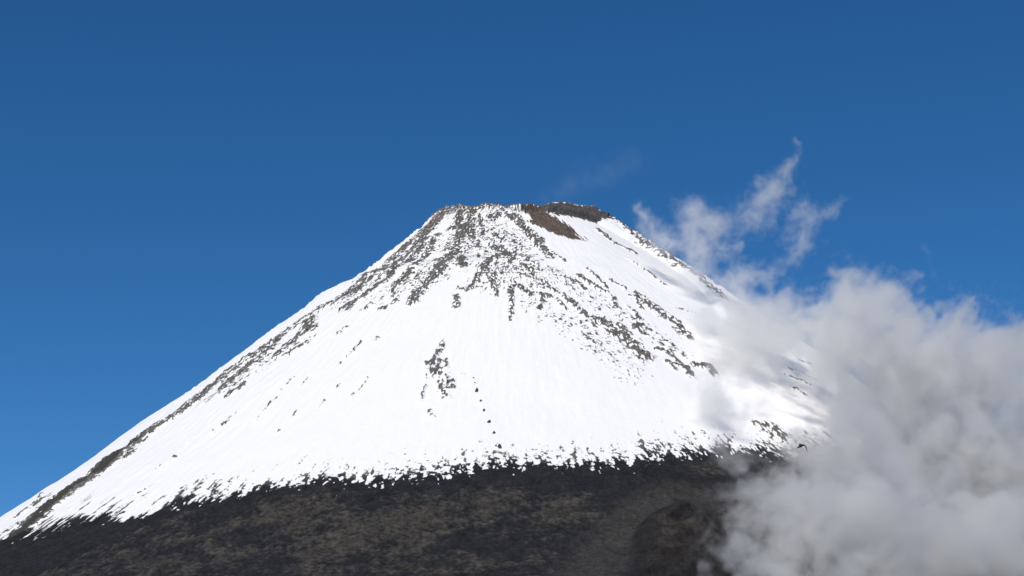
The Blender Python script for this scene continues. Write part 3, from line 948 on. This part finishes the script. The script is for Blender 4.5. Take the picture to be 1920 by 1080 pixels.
def bird_mesh():
    """Seen from below and behind: head towards -x, one wing raised and foreshortened, the other drooping to +x."""
    bm = bmesh.new()
    body = [((-0.250, 0.00, -0.128), 0.004), ((-0.222, 0.01, -0.112), 0.014), ((-0.195, 0.02, -0.098), 0.026), ((-0.165, 0.03, -0.082), 0.033),
            ((-0.13, 0.045, -0.064), 0.036), ((-0.085, 0.065, -0.042), 0.052), ((-0.03, 0.09, -0.012), 0.063), ((0.025, 0.115, 0.012), 0.058),
            ((0.07, 0.14, 0.028), 0.043), ((0.115, 0.17, 0.036), 0.03), ((0.16, 0.22, 0.04), 0.034), ((0.185, 0.26, 0.04), 0.03)]
    tube(bm, [(c, (0.40 * r, 0, -0.90 * r), (0, (r if i < 10 else 0.008), 0)) for i, (c, r) in enumerate(body)], 12)
    # drooping wing: chord runs mostly away from the viewer, with a visible thickness
    right = [((-0.01, 0.10, 0.02), 0.085, 0.030), ((0.07, 0.09, 0.035), 0.085, 0.026), ((0.13, 0.07, 0.022), 0.080, 0.022), ((0.185, 0.05, -0.025), 0.074, 0.020),
             ((0.225, 0.03, -0.09), 0.064, 0.018), ((0.25, 0.02, -0.165), 0.05, 0.016), ((0.268, 0.01, -0.235), 0.034, 0.012), ((0.275, 0.0, -0.285), 0.010, 0.006)]
    tube(bm, [(c, (0.0, ch, 0.12 * ch), (th * (0.25 + 0.11 * i), 0, th * (1 - 0.11 * i))) for i, (c, ch, th) in enumerate(right)], 10)
    # raised wing: points up and away
    left = [((-0.03, 0.09, 0.0), 0.10, 0.022), ((-0.035, 0.16, 0.045), 0.088, 0.018), ((-0.035, 0.25, 0.085), 0.066, 0.014), ((-0.03, 0.33, 0.115), 0.044, 0.010), ((-0.02, 0.40, 0.132), 0.012, 0.006)]
    tube(bm, [(c, (ch, 0, 0.35 * ch), (0, th, th)) for c, ch, th in left], 10)
    bmesh.ops.recalc_face_normals(bm, faces=bm.faces)
    me = bpy.data.meshes.new('bird'); bm.to_mesh(me); bm.free()
    return me


bird = bpy.data.objects.new('bird', bird_mesh()); COL.objects.link(bird)
rm = bird.modifiers.new('one_skin', 'REMESH'); rm.mode = 'VOXEL'; rm.voxel_size = 0.007; rm.use_smooth_shade = True
m, nt, out = new_mat('dark_plumage')
tc = nt.nodes.new('ShaderNodeTexCoord')
t1 = nt.nodes.new('ShaderNodeTexNoise'); t1.inputs['Scale'].default_value = 30
link(nt, tc.outputs['Object'], t1.inputs['Vector'])
cr = nt.nodes.new('ShaderNodeValToRGB')
cr.color_ramp.elements[0].color = (0.008, 0.008, 0.009, 1); cr.color_ramp.elements[1].color = (0.022, 0.02, 0.019, 1)
link(nt, t1.outputs['Fac'], cr.inputs[0])
pb = nt.nodes.new('ShaderNodeBsdfPrincipled'); pb.inputs['Roughness'].default_value = 0.7
link(nt, cr.outputs[0], pb.inputs['Base Color']); link(nt, pb.outputs[0], out.inputs['Surface'])
bird.data.materials.append(m)
bird.scale = (1.18, 1.18, 1.35)
bird.location = (BIRD_AT[0], BIRD_AT[1], CZ + BIRD_AT[2])
bird['label'] = 'small dark bird in flight with drooping wings, in front of the cloud'; bird['category'] = 'bird'

# ------------------------------------------------------------------ light and sky
SUN_EL, SUN_AZ = math.radians(46), math.radians(20)        # behind the camera, to its left
to_sun = Vector((-math.sin(SUN_AZ) * math.cos(SUN_EL), -math.cos(SUN_AZ) * math.cos(SUN_EL), math.sin(SUN_EL)))
sd = bpy.data.lights.new('sun', 'SUN'); sd.energy = 3.4; sd.angle = math.radians(0.53); sd.color = (1.0, 0.915, 0.80)
sun = bpy.data.objects.new('sun', sd); COL.objects.link(sun)
sun.rotation_euler = to_sun.to_track_quat('Z', 'Y').to_euler()
sun.location = (-800, -800, 2500)

wd = bpy.data.worlds.new('World'); scene.world = wd; wd.use_nodes = True
nt = wd.node_tree; nt.nodes.clear()
sky = nt.nodes.new('ShaderNodeTexSky'); sky.sky_type = 'NISHITA'; sky.sun_disc = False
sky.sun_elevation = SUN_EL; sky.sun_rotation = math.pi + SUN_AZ
sky.altitude = 3500; sky.air_density = 1.0; sky.dust_density = 0.0; sky.ozone_density = 6.0
bg = nt.nodes.new('ShaderNodeBackground'); bg.inputs['Strength'].default_value = 0.1
wo = nt.nodes.new('ShaderNodeOutputWorld')
hs = nt.nodes.new('ShaderNodeHueSaturation'); hs.inputs['Saturation'].default_value = 1.2; hs.inputs['Hue'].default_value = 0.497
link(nt, sky.outputs[0], hs.inputs['Color']); link(nt, hs.outputs[0], bg.inputs['Color']); link(nt, bg.outputs[0], wo.inputs['Surface'])

# ------------------------------------------------------------------ camera and render settings
cd = bpy.data.cameras.new('camera')
cd.sensor_width = 36.0; cd.lens = 3240.0 / 1920.0 * 36.0
cd.clip_start = 0.5; cd.clip_end = 90000
cam = bpy.data.objects.new('camera', cd); COL.objects.link(cam)
cam.location = (0, 0, CZ); cam.rotation_euler = (math.radians(90 + 17), 0, 0)
scene.camera = cam
scene.view_settings.view_transform = 'Standard'; scene.view_settings.look = 'None'
scene.view_settings.exposure = 0.0; scene.view_settings.gamma = 1.0
scene.render.engine = 'CYCLES'
cy = scene.cycles
cy.max_bounces = 8; cy.diffuse_bounces = 2; cy.glossy_bounces = 1; cy.volume_bounces = 5; cy.transparent_max_bounces = 64
cy.volume_step_rate = 1.0; cy.volume_max_steps = 512
cy.use_denoising = True
